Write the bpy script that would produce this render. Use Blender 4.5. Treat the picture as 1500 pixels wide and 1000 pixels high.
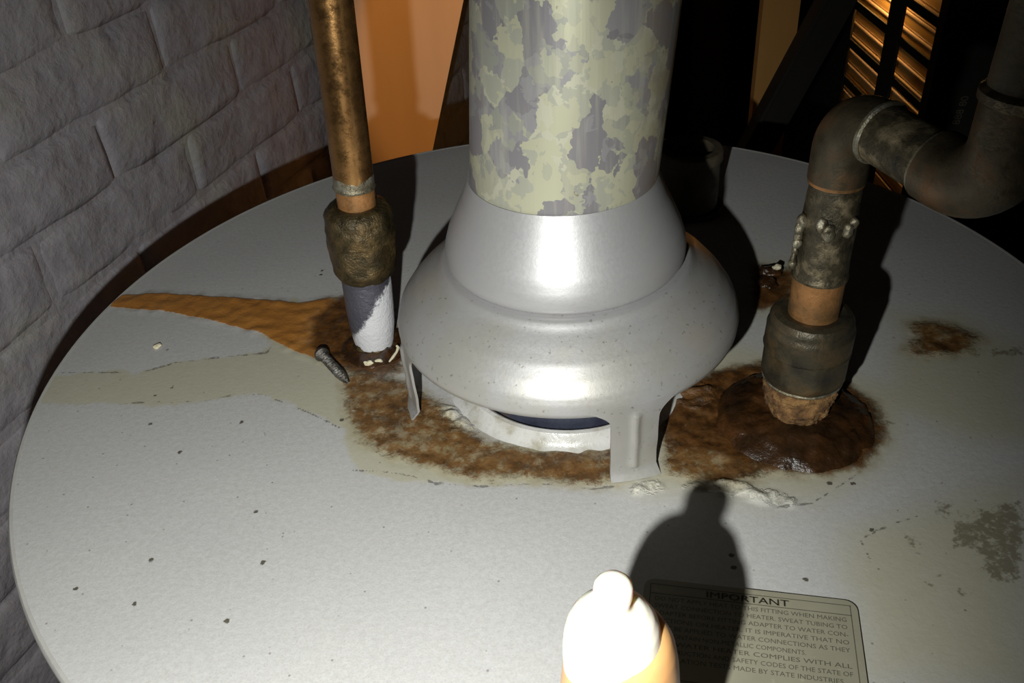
import bpy, bmesh, math, random
import numpy as np
from mathutils import Vector, Matrix, noise
random.seed(7)
for o in list(bpy.data.objects): bpy.data.objects.remove(o)
SC = bpy.context.scene
COL = SC.collection
Z0 = 1.35          # height of the heater's top above the floor; shapes below are given relative to that top
PI = math.pi

# ---------------------------------------------------------------- camera
cd = bpy.data.cameras.new('camera'); cam = bpy.data.objects.new('camera', cd); COL.objects.link(cam)
R_, U_, W_ = Vector((0.99758692, -0.04051474, -0.05638169)), Vector((0.06942866, 0.58213676, 0.81012126)), Vector((0, 0.81208088, -0.5835449))
M = Matrix((R_, U_, -W_)).transposed().to_4x4()
M.translation = Vector((-0.02418, -0.35787, 0.26026 + Z0))
cam.matrix_world = M
cd.sensor_width = 36; cd.lens = 1333.4 / 1500 * 36; cd.clip_start = 0.01
SC.camera = cam
# ---------------------------------------------------------------- world, flash, exposure
wd = bpy.data.worlds.new('world'); SC.world = wd; wd.use_nodes = True
wd.node_tree.nodes['Background'].inputs[0].default_value = (1.0, 0.72, 0.42, 1)
wd.node_tree.nodes['Background'].inputs[1].default_value = 0.004
def spot(name, loc, aim, power, col, angle, blend, size):
    l = bpy.data.lights.new(name, 'SPOT'); l.energy = power; l.color = col; l.spot_size = math.radians(angle); l.spot_blend = blend; l.shadow_soft_size = size
    o = bpy.data.objects.new(name, l); COL.objects.link(o); o.location = Vector(loc) + Vector((0, 0, Z0))
    o.rotation_euler = (Vector(aim) - Vector(loc)).to_track_quat('-Z', 'Y').to_euler(); return o
FL = Vector((-0.062, -0.35, 0.197))
spot('phone_flash', FL, FL + W_ - R_ * .13 - U_ * .09, 5.2, (0.98, 1.0, 0.95), 112, 1.0, 0.0028)
spot('added_warm_spot', (.03, .05, .86), (-.095, .63, -.06), 28, (1.0, .47, .11), 10.2, .6, .008)  # unseen narrow warm spot, added to light the orange board
SC.view_settings.view_transform = 'Standard'; SC.view_settings.look = 'None'
SC.view_settings.gamma = 1; SC.view_settings.use_curve_mapping = False
SC.view_settings.exposure = 0.18

# ---------------------------------------------------------------- material helpers
class NT:
    def __init__(s, name):
        s.m = bpy.data.materials.new(name); s.m.use_nodes = True; s.t = s.m.node_tree
        s.b = s.t.nodes['Principled BSDF']; s.out = s.t.nodes['Material Output']
        s.tc = s.t.nodes.new('ShaderNodeTexCoord').outputs['Object']
    def put(s, sock, v):
        if isinstance(v, bpy.types.NodeSocket): s.t.links.new(v, sock)
        elif isinstance(v, (tuple, list)) and len(v) == 3 and sock.type == 'RGBA': sock.default_value = (*v, 1)
        else: sock.default_value = v
    def noise(s, scale, detail=4, rough=.6, vec=None, dist=0, col=False):
        n = s.t.nodes.new('ShaderNodeTexNoise'); n.inputs['Scale'].default_value = scale
        n.inputs['Detail'].default_value = detail; n.inputs['Roughness'].default_value = rough; n.inputs['Distortion'].default_value = dist
        s.put(n.inputs['Vector'], vec or s.tc); return n.outputs['Color' if col else 'Fac']
    def voro(s, scale, vec=None, out='Distance', rnd=1, feature='F1'):
        n = s.t.nodes.new('ShaderNodeTexVoronoi'); n.feature = feature; n.inputs['Scale'].default_value = scale; n.inputs['Randomness'].default_value = rnd
        s.put(n.inputs['Vector'], vec or s.tc); return n.outputs[out]
    def math(s, op, a, b=0.0, clamp=False):
        n = s.t.nodes.new('ShaderNodeMath'); n.operation = op; n.use_clamp = clamp
        s.put(n.inputs[0], a); s.put(n.inputs[1], b); return n.outputs[0]
    def step(s, v, lo, hi, a=0.0, b=1.0):
        n = s.t.nodes.new('ShaderNodeMapRange'); n.interpolation_type = 'SMOOTHSTEP'
        for i, x in enumerate((v, lo, hi, a, b)): s.put(n.inputs[i], x)
        return n.outputs[0]
    def mix(s, f, a, b, mode='MIX'):
        n = s.t.nodes.new('ShaderNodeMix'); n.data_type = 'RGBA'; n.blend_type = mode
        s.put(n.inputs[0], f); s.put(n.inputs[6], a); s.put(n.inputs[7], b); return n.outputs[2]
    def ramp(s, f, stops, const=False):
        n = s.t.nodes.new('ShaderNodeValToRGB'); r = n.color_ramp
        if const: r.interpolation = 'CONSTANT'
        while len(r.elements) < len(stops): r.elements.new(0.5)
        for e, (p, c) in zip(r.elements, stops): e.position = p; e.color = (*c, 1)
        s.put(n.inputs[0], f); return n.outputs[0]
    def vmul(s, v, k):
        n = s.t.nodes.new('ShaderNodeVectorMath'); n.operation = 'MULTIPLY'; s.put(n.inputs[0], v); n.inputs[1].default_value = k; return n.outputs[0]
    def vadd(s, v, k):
        n = s.t.nodes.new('ShaderNodeVectorMath'); n.operation = 'ADD'; s.put(n.inputs[0], v); s.put(n.inputs[1], k); return n.outputs[0]
    def sep(s, v=None):
        n = s.t.nodes.new('ShaderNodeSeparateXYZ'); s.put(n.inputs[0], v or s.tc); return n.outputs
    def attr(s, name):
        n = s.t.nodes.new('ShaderNodeAttribute'); n.attribute_name = name; return n.outputs['Fac']
    def bump(s, h, dist, strength=1.0):
        n = s.t.nodes.new('ShaderNodeBump'); n.inputs['Distance'].default_value = dist; n.inputs['Strength'].default_value = strength
        s.put(n.inputs['Height'], h)
        if s.b.inputs['Normal'].links: s.put(n.inputs['Normal'], s.b.inputs['Normal'].links[0].from_socket)
        s.put(s.b.inputs['Normal'], n.outputs[0])
    def set(s, **k):
        nm = dict(col='Base Color', rough='Roughness', metal='Metallic', spec='Specular IOR Level', coat='Coat Weight', sss='Subsurface Weight', sssr='Subsurface Radius', ssss='Subsurface Scale', coatr='Coat Roughness')
        for a, v in k.items(): s.put(s.b.inputs[nm[a]], v)
        return s

# ---------------------------------------------------------------- mesh helpers
ORI = {}
def link(name, verts, faces, mat, parent=None, origin=None, smooth=True, angle=40):
    if parent is not None: origin = ORI[parent.name]
    origin = Vector(origin if origin is not None else (0, 0, 0))
    me = bpy.data.meshes.new(name)
    me.from_pydata([tuple(Vector(v) - origin) for v in verts], [], faces)
    bm = bmesh.new(); bm.from_mesh(me); bmesh.ops.recalc_face_normals(bm, faces=bm.faces); bm.to_mesh(me); bm.free()
    me.materials.append(mat.m if isinstance(mat, NT) else mat)
    if smooth:
        me.polygons.foreach_set('use_smooth', [True] * len(me.polygons)); me.set_sharp_from_angle(angle=math.radians(angle))
    o = bpy.data.objects.new(name, me); COL.objects.link(o)
    if parent is not None: o.parent = parent
    else: o.location = origin + Vector((0, 0, Z0))
    ORI[o.name] = origin
    return o
def thing(name, label, cat, loc, group=None):
    o = bpy.data.objects.new(name, None); COL.objects.link(o); o.location = Vector(loc) + Vector((0, 0, Z0)); o.empty_display_size = .02
    ORI[o.name] = Vector(loc); return tag(o, label, cat, group)
def tag(o, label, cat, group=None):
    o['label'] = label; o['category'] = cat
    if group: o['group'] = group
    return o
def frame(ax):
    ax = Vector(ax).normalized(); t = Vector((1, 0, 0)) if abs(ax.x) < .9 else Vector((0, 1, 0))
    x = (t - ax * t.dot(ax)).normalized(); return x, ax.cross(x), ax
def lathe(prof, base=(0, 0, 0), ax=(0, 0, 1), seg=64, mod=None, closed=False):
    """profile of (r, z) turned about an axis; mod(theta, z, r) -> r"""
    X, Y, A = frame(ax); base = Vector(base); V, F, rings = [], [], []
    for r, z in prof:
        if r < 1e-7: rings.append([len(V)]); V.append(base + A * z); continue
        ids = []
        for i in range(seg):
            t = 2 * PI * i / seg; rr = mod(t, z, r) if mod else r
            ids.append(len(V)); V.append(base + A * z + X * (rr * math.cos(t)) + Y * (rr * math.sin(t)))
        rings.append(ids)
    pairs = list(zip(rings, rings[1:])) + ([(rings[-1], rings[0])] if closed else [])
    for a, b in pairs:
        for i in range(seg):
            j = (i + 1) % seg
            if len(a) == 1 and len(b) == 1: continue
            if len(a) == 1: F.append((a[0], b[i], b[j]))
            elif len(b) == 1: F.append((a[i], b[0], a[j]))
            else: F.append((a[i], a[j], b[j], b[i]))
    return V, F
def fine(prof, step=.0015):
    out = [prof[0]]
    for a, b in zip(prof, prof[1:]):
        n = max(1, int(math.hypot(a[0] - b[0], a[1] - b[1]) / step))
        for k in range(1, n + 1): out.append((a[0] + (b[0] - a[0]) * k / n, a[1] + (b[1] - a[1]) * k / n))
    return out
def sweep(pts, rad, seg=32, cap=True, mod=None):
    pts = [Vector(p) for p in pts]; n = len(pts)
    if not hasattr(rad, '__len__'): rad = [rad] * n
    V, F = [], []; T = []
    for i in range(n): T.append((pts[min(i + 1, n - 1)] - pts[max(i - 1, 0)]).normalized())
    X, Y, _ = frame(T[0]); acc = 0
    for i in range(n):
        X = (X - T[i] * X.dot(T[i])).normalized(); Y = T[i].cross(X)
        if i: acc += (pts[i] - pts[i - 1]).length
        for k in range(seg):
            t = 2 * PI * k / seg; r = rad[i] * (mod(t, acc) if mod else 1)
            V.append(pts[i] + X * (r * math.cos(t)) + Y * (r * math.sin(t)))
    for i in range(n - 1):
        for k in range(seg):
            j = (k + 1) % seg; F.append((i * seg + k, i * seg + j, (i + 1) * seg + j, (i + 1) * seg + k))
    if cap: F.append(tuple(range(seg))); F.append(tuple((n - 1) * seg + k for k in range(seg)))
    return V, F
def bend(a, b, c, r, n=10):
    """straight a->b->c with the corner at b rounded by radius r"""
    a, b, c = Vector(a), Vector(b), Vector(c); d1 = (a - b).normalized(); d2 = (c - b).normalized()
    ang = d1.angle(d2); t = r / math.tan(ang / 2); ctr = b + (d1 + d2).normalized() * (r / math.sin(ang / 2))
    p, q = b + d1 * t - ctr, b + d2 * t - ctr; out = []
    w = p.angle(q)
    for i in range(n + 1): f = i / n; out.append(ctr + (p * math.sin((1 - f) * w) + q * math.sin(f * w)) / math.sin(w))
    return out
def box(x0, x1, y0, y1, z0, z1, bev=0, rot=None, piv=None):
    bm = bmesh.new(); bmesh.ops.create_cube(bm, size=1)
    for v in bm.verts: v.co = Vector((x0 + (v.co.x + .5) * (x1 - x0), y0 + (v.co.y + .5) * (y1 - y0), z0 + (v.co.z + .5) * (z1 - z0)))
    if bev: bmesh.ops.bevel(bm, geom=bm.edges[:], offset=bev, segments=2, affect='EDGES', profile=.6)
    if rot: bmesh.ops.rotate(bm, verts=bm.verts, cent=piv or (0, 0, 0), matrix=rot)
    V = [v.co.copy() for v in bm.verts]; F = [tuple(v.index for v in f.verts) for f in bm.faces]; bm.free(); return V, F
def blob(c, rx, ry, rz, amp=.25, freq=300, sub=3, seed=0):
    bm = bmesh.new(); bmesh.ops.create_icosphere(bm, subdivisions=sub, radius=1)
    c = Vector(c); V = []
    for v in bm.verts:
        d = v.co.normalized(); k = 1 + amp * noise.noise(Vector((d.x * rx, d.y * ry, d.z * rz)) * freq + Vector((seed * 7.3, seed, 0)))
        V.append(c + Vector((d.x * rx, d.y * ry, d.z * rz)) * k)
    F = [tuple(v.index for v in f.verts) for f in bm.faces]; bm.free(); return V, F
def join(*vf):
    V, F = [], []
    for v, f in vf:
        k = len(V); V += list(v); F += [tuple(i + k for i in q) for q in f]
    return V, F
def nz(p, f, s=0): return noise.noise(Vector(p) * f + Vector((s * 3.1, s * 1.7, s)))

# stain outlines on the heater top (metres, from its centre)
RUST=[[(-0.248,0.0737),(-0.2174,0.0726),(-0.1777,0.0634),(-0.1545,0.0577),(-0.1353,0.0526),(-0.1139,0.0565),(-0.0968,0.0503),(-0.0816,0.0112),(-0.0784,-0.0142),(-0.0931,-0.0125),(-0.1138,-0.0031),(-0.1247,0.0037),(-0.1341,0.0105),(-0.1449,0.0199),(-0.1505,0.026),(-0.1681,0.0348),(-0.1843,0.0437),(-0.2086,0.0539),(-0.2244,0.0578),(-0.2425,0.0628)],[(-0.104,-0.0171),(-0.0967,-0.0094),(-0.0763,-0.0223),(-0.0599,-0.0391),(-0.0529,-0.0539),(-0.0359,-0.069),(-0.0132,-0.0776),(0.0169,-0.0765),(0.0171,-0.0948),(0.0046,-0.0967),(-0.0062,-0.0948),(-0.0252,-0.0898),(-0.0419,-0.089),(-0.0588,-0.0809),(-0.0763,-0.0733),(-0.0918,-0.061),(-0.0991,-0.042)],[(0.0412,-0.0524),(0.0531,-0.0378),(0.0685,-0.0309),(0.0949,-0.0262),(0.1205,-0.0444),(0.1296,-0.0597),(0.1251,-0.0814),(0.1119,-0.0964),(0.094,-0.0993),(0.0757,-0.0967),(0.0663,-0.1016),(0.0551,-0.1031),(0.045,-0.0995),(0.0354,-0.0927),(0.0362,-0.0721)],[(0.1678,-0.0062),(0.1749,-0.0024),(0.1881,-0.0087),(0.1943,-0.0179),(0.1857,-0.0272),(0.1755,-0.0303),(0.1635,-0.0289),(0.1579,-0.0255),(0.1672,-0.0157)],[(0.109,0.0592),(0.1283,0.0496),(0.1204,0.0227),(0.1003,0.019)]]
WET=[[(-0.1227,0.0342),(-0.1134,0.0525),(-0.0913,0.0496),(-0.0792,-0.0005),(-0.0833,-0.0136),(-0.1034,-0.0076),(-0.1207,0.0112)],[(0.0429,-0.0595),(0.0538,-0.0418),(0.0712,-0.0328),(0.0942,-0.0287),(0.1205,-0.0444),(0.128,-0.0641),(0.1238,-0.0812),(0.1087,-0.0961),(0.0892,-0.0973),(0.0719,-0.0904),(0.0546,-0.0804),(0.0411,-0.0769)],[(0.1102,0.0541),(0.1191,0.0494),(0.1171,0.0295),(0.102,0.0188)]]
TINT=[[(-0.2547,0.0021),(-0.2387,0.0041),(-0.2075,0.0005),(-0.1908,0.0069),(-0.1694,0.0089),(-0.1476,0.0097),(-0.1435,0.0156),(-0.151,0.0284),(-0.1394,0.0558),(-0.0967,-0.0094),(-0.0567,-0.0442),(-0.0417,-0.0684),(0.0166,-0.0786),(0.0347,-0.0965),(0.0123,-0.1005),(-0.0064,-0.0971),(-0.0254,-0.0929),(-0.0419,-0.0944),(-0.0699,-0.0862),(-0.087,-0.0821),(-0.0956,-0.0755),(-0.1,-0.0535),(-0.1186,-0.0389),(-0.1414,-0.0242),(-0.153,-0.0219),(-0.1681,-0.0253),(-0.2132,-0.0233),(-0.2512,-0.0157)],[(0.0426,-0.0356),(0.0738,-0.0074),(0.1118,-0.0228),(0.141,-0.0467),(0.1585,-0.0175),(0.1617,0.0082),(0.1925,0.0013),(0.2119,-0.0266),(0.1816,-0.0873),(0.1603,-0.085),(0.1409,-0.07),(0.1302,-0.0902),(0.1114,-0.1041),(0.0862,-0.1157),(0.0586,-0.1109),(0.0388,-0.1038),(0.0201,-0.1027),(0.0327,-0.076)],[(0.1104,0.0722),(0.1362,0.0577),(0.1218,0.0101),(0.0922,0.0138)],[(0.0941,-0.131),(0.12,-0.1232),(0.1704,-0.1099),(0.1273,-0.1962),(0.0797,-0.1924),(0.0854,-0.1669)]]
MILDEW=[[(0.1325,-0.1191),(0.1383,-0.1196),(0.1358,-0.1254),(0.1308,-0.1249)],[(0.1351,-0.1298),(0.1474,-0.1251),(0.1623,-0.1208),(0.1618,-0.1271),(0.1465,-0.1578),(0.1351,-0.1568),(0.1366,-0.1431),(0.1291,-0.1408)],[(0.12,-0.1534),(0.1232,-0.1543),(0.1233,-0.1567),(0.1199,-0.1564)],[(0.123,-0.1602),(0.1256,-0.1612),(0.1232,-0.1634)],[(0.1127,-0.1548),(0.1157,-0.1557),(0.115,-0.1574),(0.1123,-0.1569)],[(0.1157,-0.134),(0.1184,-0.1353),(0.1157,-0.1402),(0.1136,-0.1394)],[(0.1967,-0.0285),(0.2111,-0.0281),(0.2082,-0.0341),(0.1953,-0.0336)],[(0.1818,-0.023),(0.1887,-0.0254),(0.1876,-0.0327),(0.1825,-0.03)],[(0.13,-0.0643),(0.1319,-0.0726),(0.1291,-0.0784),(0.1248,-0.0762)],[(0.1211,-0.081),(0.1244,-0.0834),(0.1208,-0.0893)]]
WHITE=[[(0.0392,-0.1016),(0.0529,-0.1006),(0.063,-0.1039),(0.0725,-0.1086),(0.0805,-0.113),(0.0782,-0.1164),(0.0683,-0.114),(0.0602,-0.1096),(0.049,-0.1063)],[(0.0194,-0.0981),(0.0303,-0.098),(0.0309,-0.1023),(0.0199,-0.1035)],[(0.0454,-0.0458),(0.0548,-0.037),(0.0633,-0.0404),(0.0622,-0.0524),(0.0539,-0.0561),(0.0458,-0.0515)],[(-0.0599,-0.0391),(-0.0506,-0.0448),(-0.0445,-0.0571),(-0.0565,-0.0535)]]
CRACK=[[(-0.0944,-0.079),(-0.0815,-0.0811),(-0.0699,-0.0846),(-0.0585,-0.0905),(-0.0419,-0.094),(-0.02,-0.0946),(0.0042,-0.0997),(0.0125,-0.099)],[(-0.2117,-0.023),(-0.1681,-0.0253),(-0.153,-0.0219),(-0.1415,-0.0237),(-0.1186,-0.0389),(-0.1017,-0.0524)],[(-0.2488,0.0041),(-0.2246,0.0019),(-0.2042,0.0007),(-0.1907,0.0063),(-0.1692,0.0083),(-0.1457,0.009),(-0.1435,0.0156)],[(0.1106,-0.1002),(0.0862,-0.1157),(0.0702,-0.1167)],[(0.0982,-0.1475),(0.0979,-0.1347),(0.11,-0.1291),(0.123,-0.1252)]]
SPECK=[[(-0.1709,-0.0603)],[(-0.1229,-0.1256)],[(-0.1895,-0.0394)],[(-0.1934,-0.019)],[(-0.1866,-0.013)],[(-0.128,0.0809)],[(-0.1278,0.0852)],[(-0.1478,-0.0429)],[(-0.1023,-0.0463)],[(0.1251,-0.0814)],[(-0.1305,-0.0988)],[(-0.1664,-0.141)],[(-0.1663,-0.1204)],[(-0.1911,-0.1318)],[(-0.1309,-0.1516)],[(-0.2031,0.0209)],[(-0.1971,0.0179)],[(0.0739,-0.1631)],[(0.0961,-0.1056)],[(0.1036,-0.1306)],[(0.1051,-0.1065)],[(0.073,-0.1508)],[(0.0497,-0.1375)],[(0.0495,-0.1432)]]

# ================================================================ materials
def mat_top():
    n = NT('heater_top_paint'); c = n.tc
    rust, wet, tint, mil, crk, wht, spk = [n.attr(a) for a in ('rust', 'wet', 'tint', 'mildew', 'crack', 'white', 'speck')]
    hx = n.noise(900, 3, .7); md = n.noise(160, 6, .65); lg = n.noise(45, 5, .6); fi = n.noise(420, 5, .7)
    base = n.mix(n.noise(14, 3), (.50, .49, .50), (.56, .555, .54))
    base = n.mix(n.step(fi, .3, .75, 0, .45), base, (.39, .38, .37)); base = n.mix(n.step(n.noise(1600, 2, .6), .45, .7, 0, .35), base, (.36, .35, .34))
    def edge(sdf, nse, amp, soft): return n.step(n.math('ADD', sdf, n.math('MULTIPLY', n.math('SUBTRACT', nse, .5), amp)), -soft, soft)
    # yellowed paint
    sx = n.step(n.sep()[0], -.04, .06, .0015, .012); tm = n.step(n.math('ADD', tint, n.math('MULTIPLY', n.math('SUBTRACT', lg, .5), .018)), n.math('MULTIPLY', sx, -1.0), sx)
    ti = n.mix(md, (.42, .395, .27), (.49, .47, .36)); base = n.mix(n.math('MULTIPLY', tm, .8), base, ti)
    # grime and mildew
    m1 = n.math('MULTIPLY', edge(n.math('SUBTRACT', mil, .0006), n.noise(230, 6, .7), .020, .0012), n.step(n.noise(260, 5, .7), .36, .52)); base = n.mix(n.math('MULTIPLY', m1, .72), base, (.15, .13, .075))
    # white mineral crust
    w1 = edge(wht, md, .012, .001); base = n.mix(n.math('MULTIPLY', w1, n.step(fi, .42, .6)), base, (.72, .70, .60))
    # rust
    far = n.step(n.sep()[0], -.135, -.095)
    rm = n.step(n.math('ADD', rust, n.math('MULTIPLY', n.math('SUBTRACT', n.math('ADD', n.math('MULTIPLY', n.noise(100, 6, .75), .5), n.math('MULTIPLY', n.noise(380, 5, .75), .5)), .5), n.step(far, 0, 1, .004, .022))), n.step(far, 0, 1, -.0005, -.0025), n.step(far, 0, 1, .0005, .003))
    halo = edge(n.math('ADD', rust, n.step(far, 0, 1, 0, .0035)), md, .014, .004)
    base = n.mix(n.math('MULTIPLY', halo, .6), base, n.mix(n.noise(130, 6, .7), (.17, .12, .05), (.42, .37, .22)))
    rc = n.ramp(n.math('ADD', n.math('MULTIPLY', lg, .4), n.math('ADD', n.math('MULTIPLY', md, .35), n.math('MULTIPLY', fi, .25))), [(.34, (.035, .018, .007)), (.44, (.09, .044, .014)), (.50, (.15, .072, .022)), (.55, (.20, .11, .04)), (.61, (.29, .225, .12))])
    rc = n.mix(n.step(fi, .52, .72, 0, .6), rc, (.07, .035, .015))
    gap = n.step(n.noise(110, 6, .75), .50, .64, 1, .5)
    flat = n.mix(n.noise(60, 5), (.33, .12, .018), (.46, .21, .05))
    rc = n.mix(far, flat, rc); gap = n.math('MAXIMUM', gap, n.math('SUBTRACT', 1.0, far))
    base = n.mix(n.math('MULTIPLY', rm, gap), base, rc)
    wm = edge(n.math('ADD', wet, .003), md, .012, .003)
    base = n.mix(n.math('MULTIPLY', wm, .88), base, n.mix(n.step(md, .3, .7), (.025, .011, .004), (.13, .052, .014)))
    # crack line
    cw = n.math('ADD', crk, n.math('MULTIPLY', n.math('SUBTRACT', md, .5), .004))
    cl = n.math('MULTIPLY', n.step(n.math('ABSOLUTE', cw), .0001, .0005, 1, 0), n.step(n.noise(70, 2), .28, .36))
    base = n.mix(n.math('MULTIPLY', cl, .7), base, (.09, .08, .07))
    # specks
    d = n.voro(230); sel = n.voro(230, out='Color'); sr = n.t.nodes.new('ShaderNodeSeparateColor'); n.put(sr.inputs[0], sel)
    sp = n.math('MULTIPLY', n.step(n.math('ADD', d, n.math('MULTIPLY', hx, .12)), .12, .20, 1, 0), n.step(sr.outputs[0], .80, .82))
    base = n.mix(n.math('MULTIPLY', sp, .6), base, (.13, .12, .11))
    d2 = n.voro(75); sel2 = n.t.nodes.new('ShaderNodeSeparateColor'); n.put(sel2.inputs[0], n.voro(75, out='Color'))
    sp2 = n.math('MULTIPLY', n.step(n.math('ADD', d2, n.math('MULTIPLY', hx, .10)), .05, .10, 1, 0), n.step(sel2.outputs[1], .88, .89))
    base = n.mix(n.math('MULTIPLY', sp2, .75), base, (.12, .105, .09))
    s3 = edge(spk, fi, .0022, .0002); base = n.mix(s3, base, (.10, .09, .07))
    n.set(col=base, rough=n.mix(wm, (.52, .52, .52), (.25, .25, .25)), spec=.4)
    n.bump(n.math('MULTIPLY', n.math('ADD', md, fi), n.math('ADD', n.math('MULTIPLY', rm, .6), n.math('MULTIPLY', w1, 1.0))), .0006, .8)
    n.bump(fi, .00025, .6); n.bump(cl, .0006, -.6) if False else None
    return n
def metalish(name, c1, c2, c3, scale=120, metal=.6, rough=.45, bump=.0004, hi=.5):
    n = NT(name); a = n.noise(scale, 6, .65); b = n.noise(scale * 4, 4, .7)
    col = n.ramp(a, [(.32, c1), (.5, c2), (.68, c3)]); col = n.mix(n.step(b, .5, .75, 0, .5), col, c1)
    n.set(col=col, metal=metal, rough=n.step(b, .2, .8, rough - .12, rough + .15), spec=hi); n.bump(n.math('ADD', a, b), bump, .7); return n
def mat_spangle():
    n = NT('galvanised_spangle')
    wob = n.vmul(n.noise(140, 3, .6, col=True), (.010, .010, .010)); v = n.vadd(n.vmul(n.tc, (1, 1, .8)), wob)
    r = n.t.nodes.new('ShaderNodeSeparateColor'); n.put(r.inputs[0], n.voro(95, v, 'Color'))
    r2 = n.t.nodes.new('ShaderNodeSeparateColor'); n.put(r2.inputs[0], n.voro(210, v, 'Color'))
    f = n.math('ADD', n.math('MULTIPLY', r.outputs[0], .62), n.math('ADD', n.math('MULTIPLY', r2.outputs[1], .18), n.math('MULTIPLY', n.noise(28, 2), .25)))
    col = n.ramp(f, [(0, (.27, .255, .27)), (.34, (.33, .32, .33)), (.44, (.37, .37, .32)), (.52, (.46, .455, .35)), (.60, (.53, .52, .38)), (.72, (.44, .44, .36)), (.80, (.56, .55, .43))], True)
    st = n.noise(300, 3, .6, n.vmul(n.tc, (1, 1, .07)))
    col = n.mix(n.step(st, .45, .75, 0, .35), col, (.60, .58, .46))
    rs = n.math('MULTIPLY', n.step(n.sep()[0], .018, .038), n.step(n.noise(70, 6, .7), .35, .6)); col = n.mix(n.math('MULTIPLY', rs, .6), col, (.30, .21, .11))
    sp = n.step(n.noise(260, 2, .5), .72, .76); col = n.mix(n.math('MULTIPLY', sp, .6), col, (.2, .15, .08))
    n.set(col=col, metal=.35, rough=.42, spec=.5); n.bump(st, .0002, .5); return n
def mat_hood():
    n = NT('draft_hood_metal'); fi = n.noise(700, 4, .7); md = n.noise(60, 4)
    col = n.mix(md, (.42, .41, .425), (.47, .465, .465))
    z = n.sep()[2]; x = n.sep()[0]
    dust = n.math('MULTIPLY', n.step(n.noise(35, 4), .35, .65), n.step(z, .066, .06)); col = n.mix(n.math('MULTIPLY', dust, .5), col, (.40, .38, .31))
    sp = n.math('MULTIPLY', n.step(n.noise(520, 3, .65), .63, .70), n.step(z, .075, .062)); col = n.mix(n.math('MULTIPLY', sp, .6), col, (.16, .14, .10))
    rs = n.math('MULTIPLY', n.step(n.math('ADD', x, n.math('MULTIPLY', n.noise(80, 4), .012)), .072, .082), n.step(z, .052, .03)); col = n.mix(n.math('MULTIPLY', rs, .8), col, (.26, .13, .05))
    n.set(col=col, metal=.45, rough=n.step(fi, .2, .8, .40, .52), spec=.5); n.bump(fi, .0001, .5); return n
def mat_brick():
    n = NT('painted_brick'); a = n.noise(11, 4, .6); b = n.noise(55, 6, .65); c = n.noise(240, 4, .7); d = n.noise(900, 3, .7)
    # object coordinates differ from brick to brick, so use the world position
    col = n.mix(n.step(b, .3, .7), (.42, .39, .435), (.52, .49, .525)); col = n.mix(n.step(a, .5, .7, 0, .6), col, (.54, .53, .43))
    col = n.mix(n.step(c, .62, .72, 0, .5), col, (.62, .61, .60)); col = n.mix(n.step(d, .66, .74, 0, .35), col, (.12, .11, .10))
    n.set(col=col, rough=.62, spec=.3); n.bump(a, .014, .7); n.bump(b, .005, .7); n.bump(c, .0006, .35); n.bump(d, .0002, .4); return n
def world_coords(n):
    g = n.t.nodes.new('ShaderNodeNewGeometry').outputs['Position']
    for l in list(n.t.links):
        if l.from_socket == n.tc: s = l.to_socket; n.t.links.new(g, s)
    return n
def plain(name, col, rough=.6, metal=0, scale=60, var=.25, bump=.0003, **k):
    n = NT(name); a = n.noise(scale, 5, .65); d = tuple(x * (1 - var) for x in col); e = tuple(min(1, x * (1 + var)) for x in col)
    n.set(col=n.mix(a, d, e), rough=rough, metal=metal, **k); n.bump(a, bump, .5); return n

M_TOP = mat_top(); M_HOOD = mat_hood(); M_VENT = mat_spangle(); M_BRICK = world_coords(mat_brick())
M_MORTAR = world_coords(plain('painted_mortar', (.40, .385, .40), .7, scale=90, bump=.002))
M_JACKET = plain('jacket_enamel', (.45, .44, .42), .5)
M_COLLAR = metalish('flue_collar_enamel', (.33, .30, .22), (.55, .54, .52), (.62, .61, .60), 70, 0, .25, .0003)
M_FLUE = metalish('flue_steel', (.05, .055, .085), (.08, .09, .13), (.35, .20, .10), 50, .5, .4)
M_COPPER = metalish('tarnished_copper', (.22, .12, .045), (.34, .18, .065), (.50, .27, .10), 55, .9, .27, .0002)
M_COPPER_BRIGHT = metalish('bright_copper', (.10, .08, .045), (.30, .15, .055), (.52, .24, .085), 70, .5, .45)
M_SOLDER = metalish('solder_grey', (.10, .08, .05), (.26, .23, .16), (.44, .42, .35), 200, .7, .35)
M_COUPLING = metalish('stained_coupling', (.028, .024, .017), (.085, .07, .042), (.36, .29, .18), 120, .45, .42, .0006)
M_ELBOW = metalish('dull_elbow', (.045, .034, .02), (.085, .068, .042), (.19, .10, .045), 55, .5, .45, .0004)
M_UNION = metalish('corroded_union', (.022, .018, .010), (.07, .05, .022), (.17, .11, .045), 110, .55, .36, .0009)
M_NUT = metalish('dark_union_nut', (.03, .027, .022), (.065, .055, .035), (.14, .09, .04), 75, .5, .42, .0004)
M_RUST = metalish('flaking_rust', (.05, .025, .010), (.22, .11, .038), (.44, .25, .09), 190, 0, .8, .0018)
M_MOUND = metalish('wet_rust_crust', (.010, .006, .003), (.035, .015, .005), (.10, .038, .010), 60, 0, .3, .0008, .5)
M_CHIP = plain('pale_flake', (.66, .60, .42), .5)
M_WHITE = plain('white_scale', (.75, .75, .76), .7, bump=.001, scale=300)
M_BLACKPIPE = metalish('black_iron_pipe', (.05, .042, .03), (.085, .07, .045), (.14, .11, .07), 60, .3, .6, .0005)
M_DARK = plain('dark_wood', (.012, .010, .008), .8, scale=40)  # one even near-black tone for bars, panel, stiles and cord
M_DARKMETAL = plain('dark_angle_metal', (.02, .018, .015), .6, metal=.3)
M_SCREW = metalish('dull_zinc_screw', (.05, .045, .035), (.13, .12, .11), (.28, .27, .27), 260, .8, .35)
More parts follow.
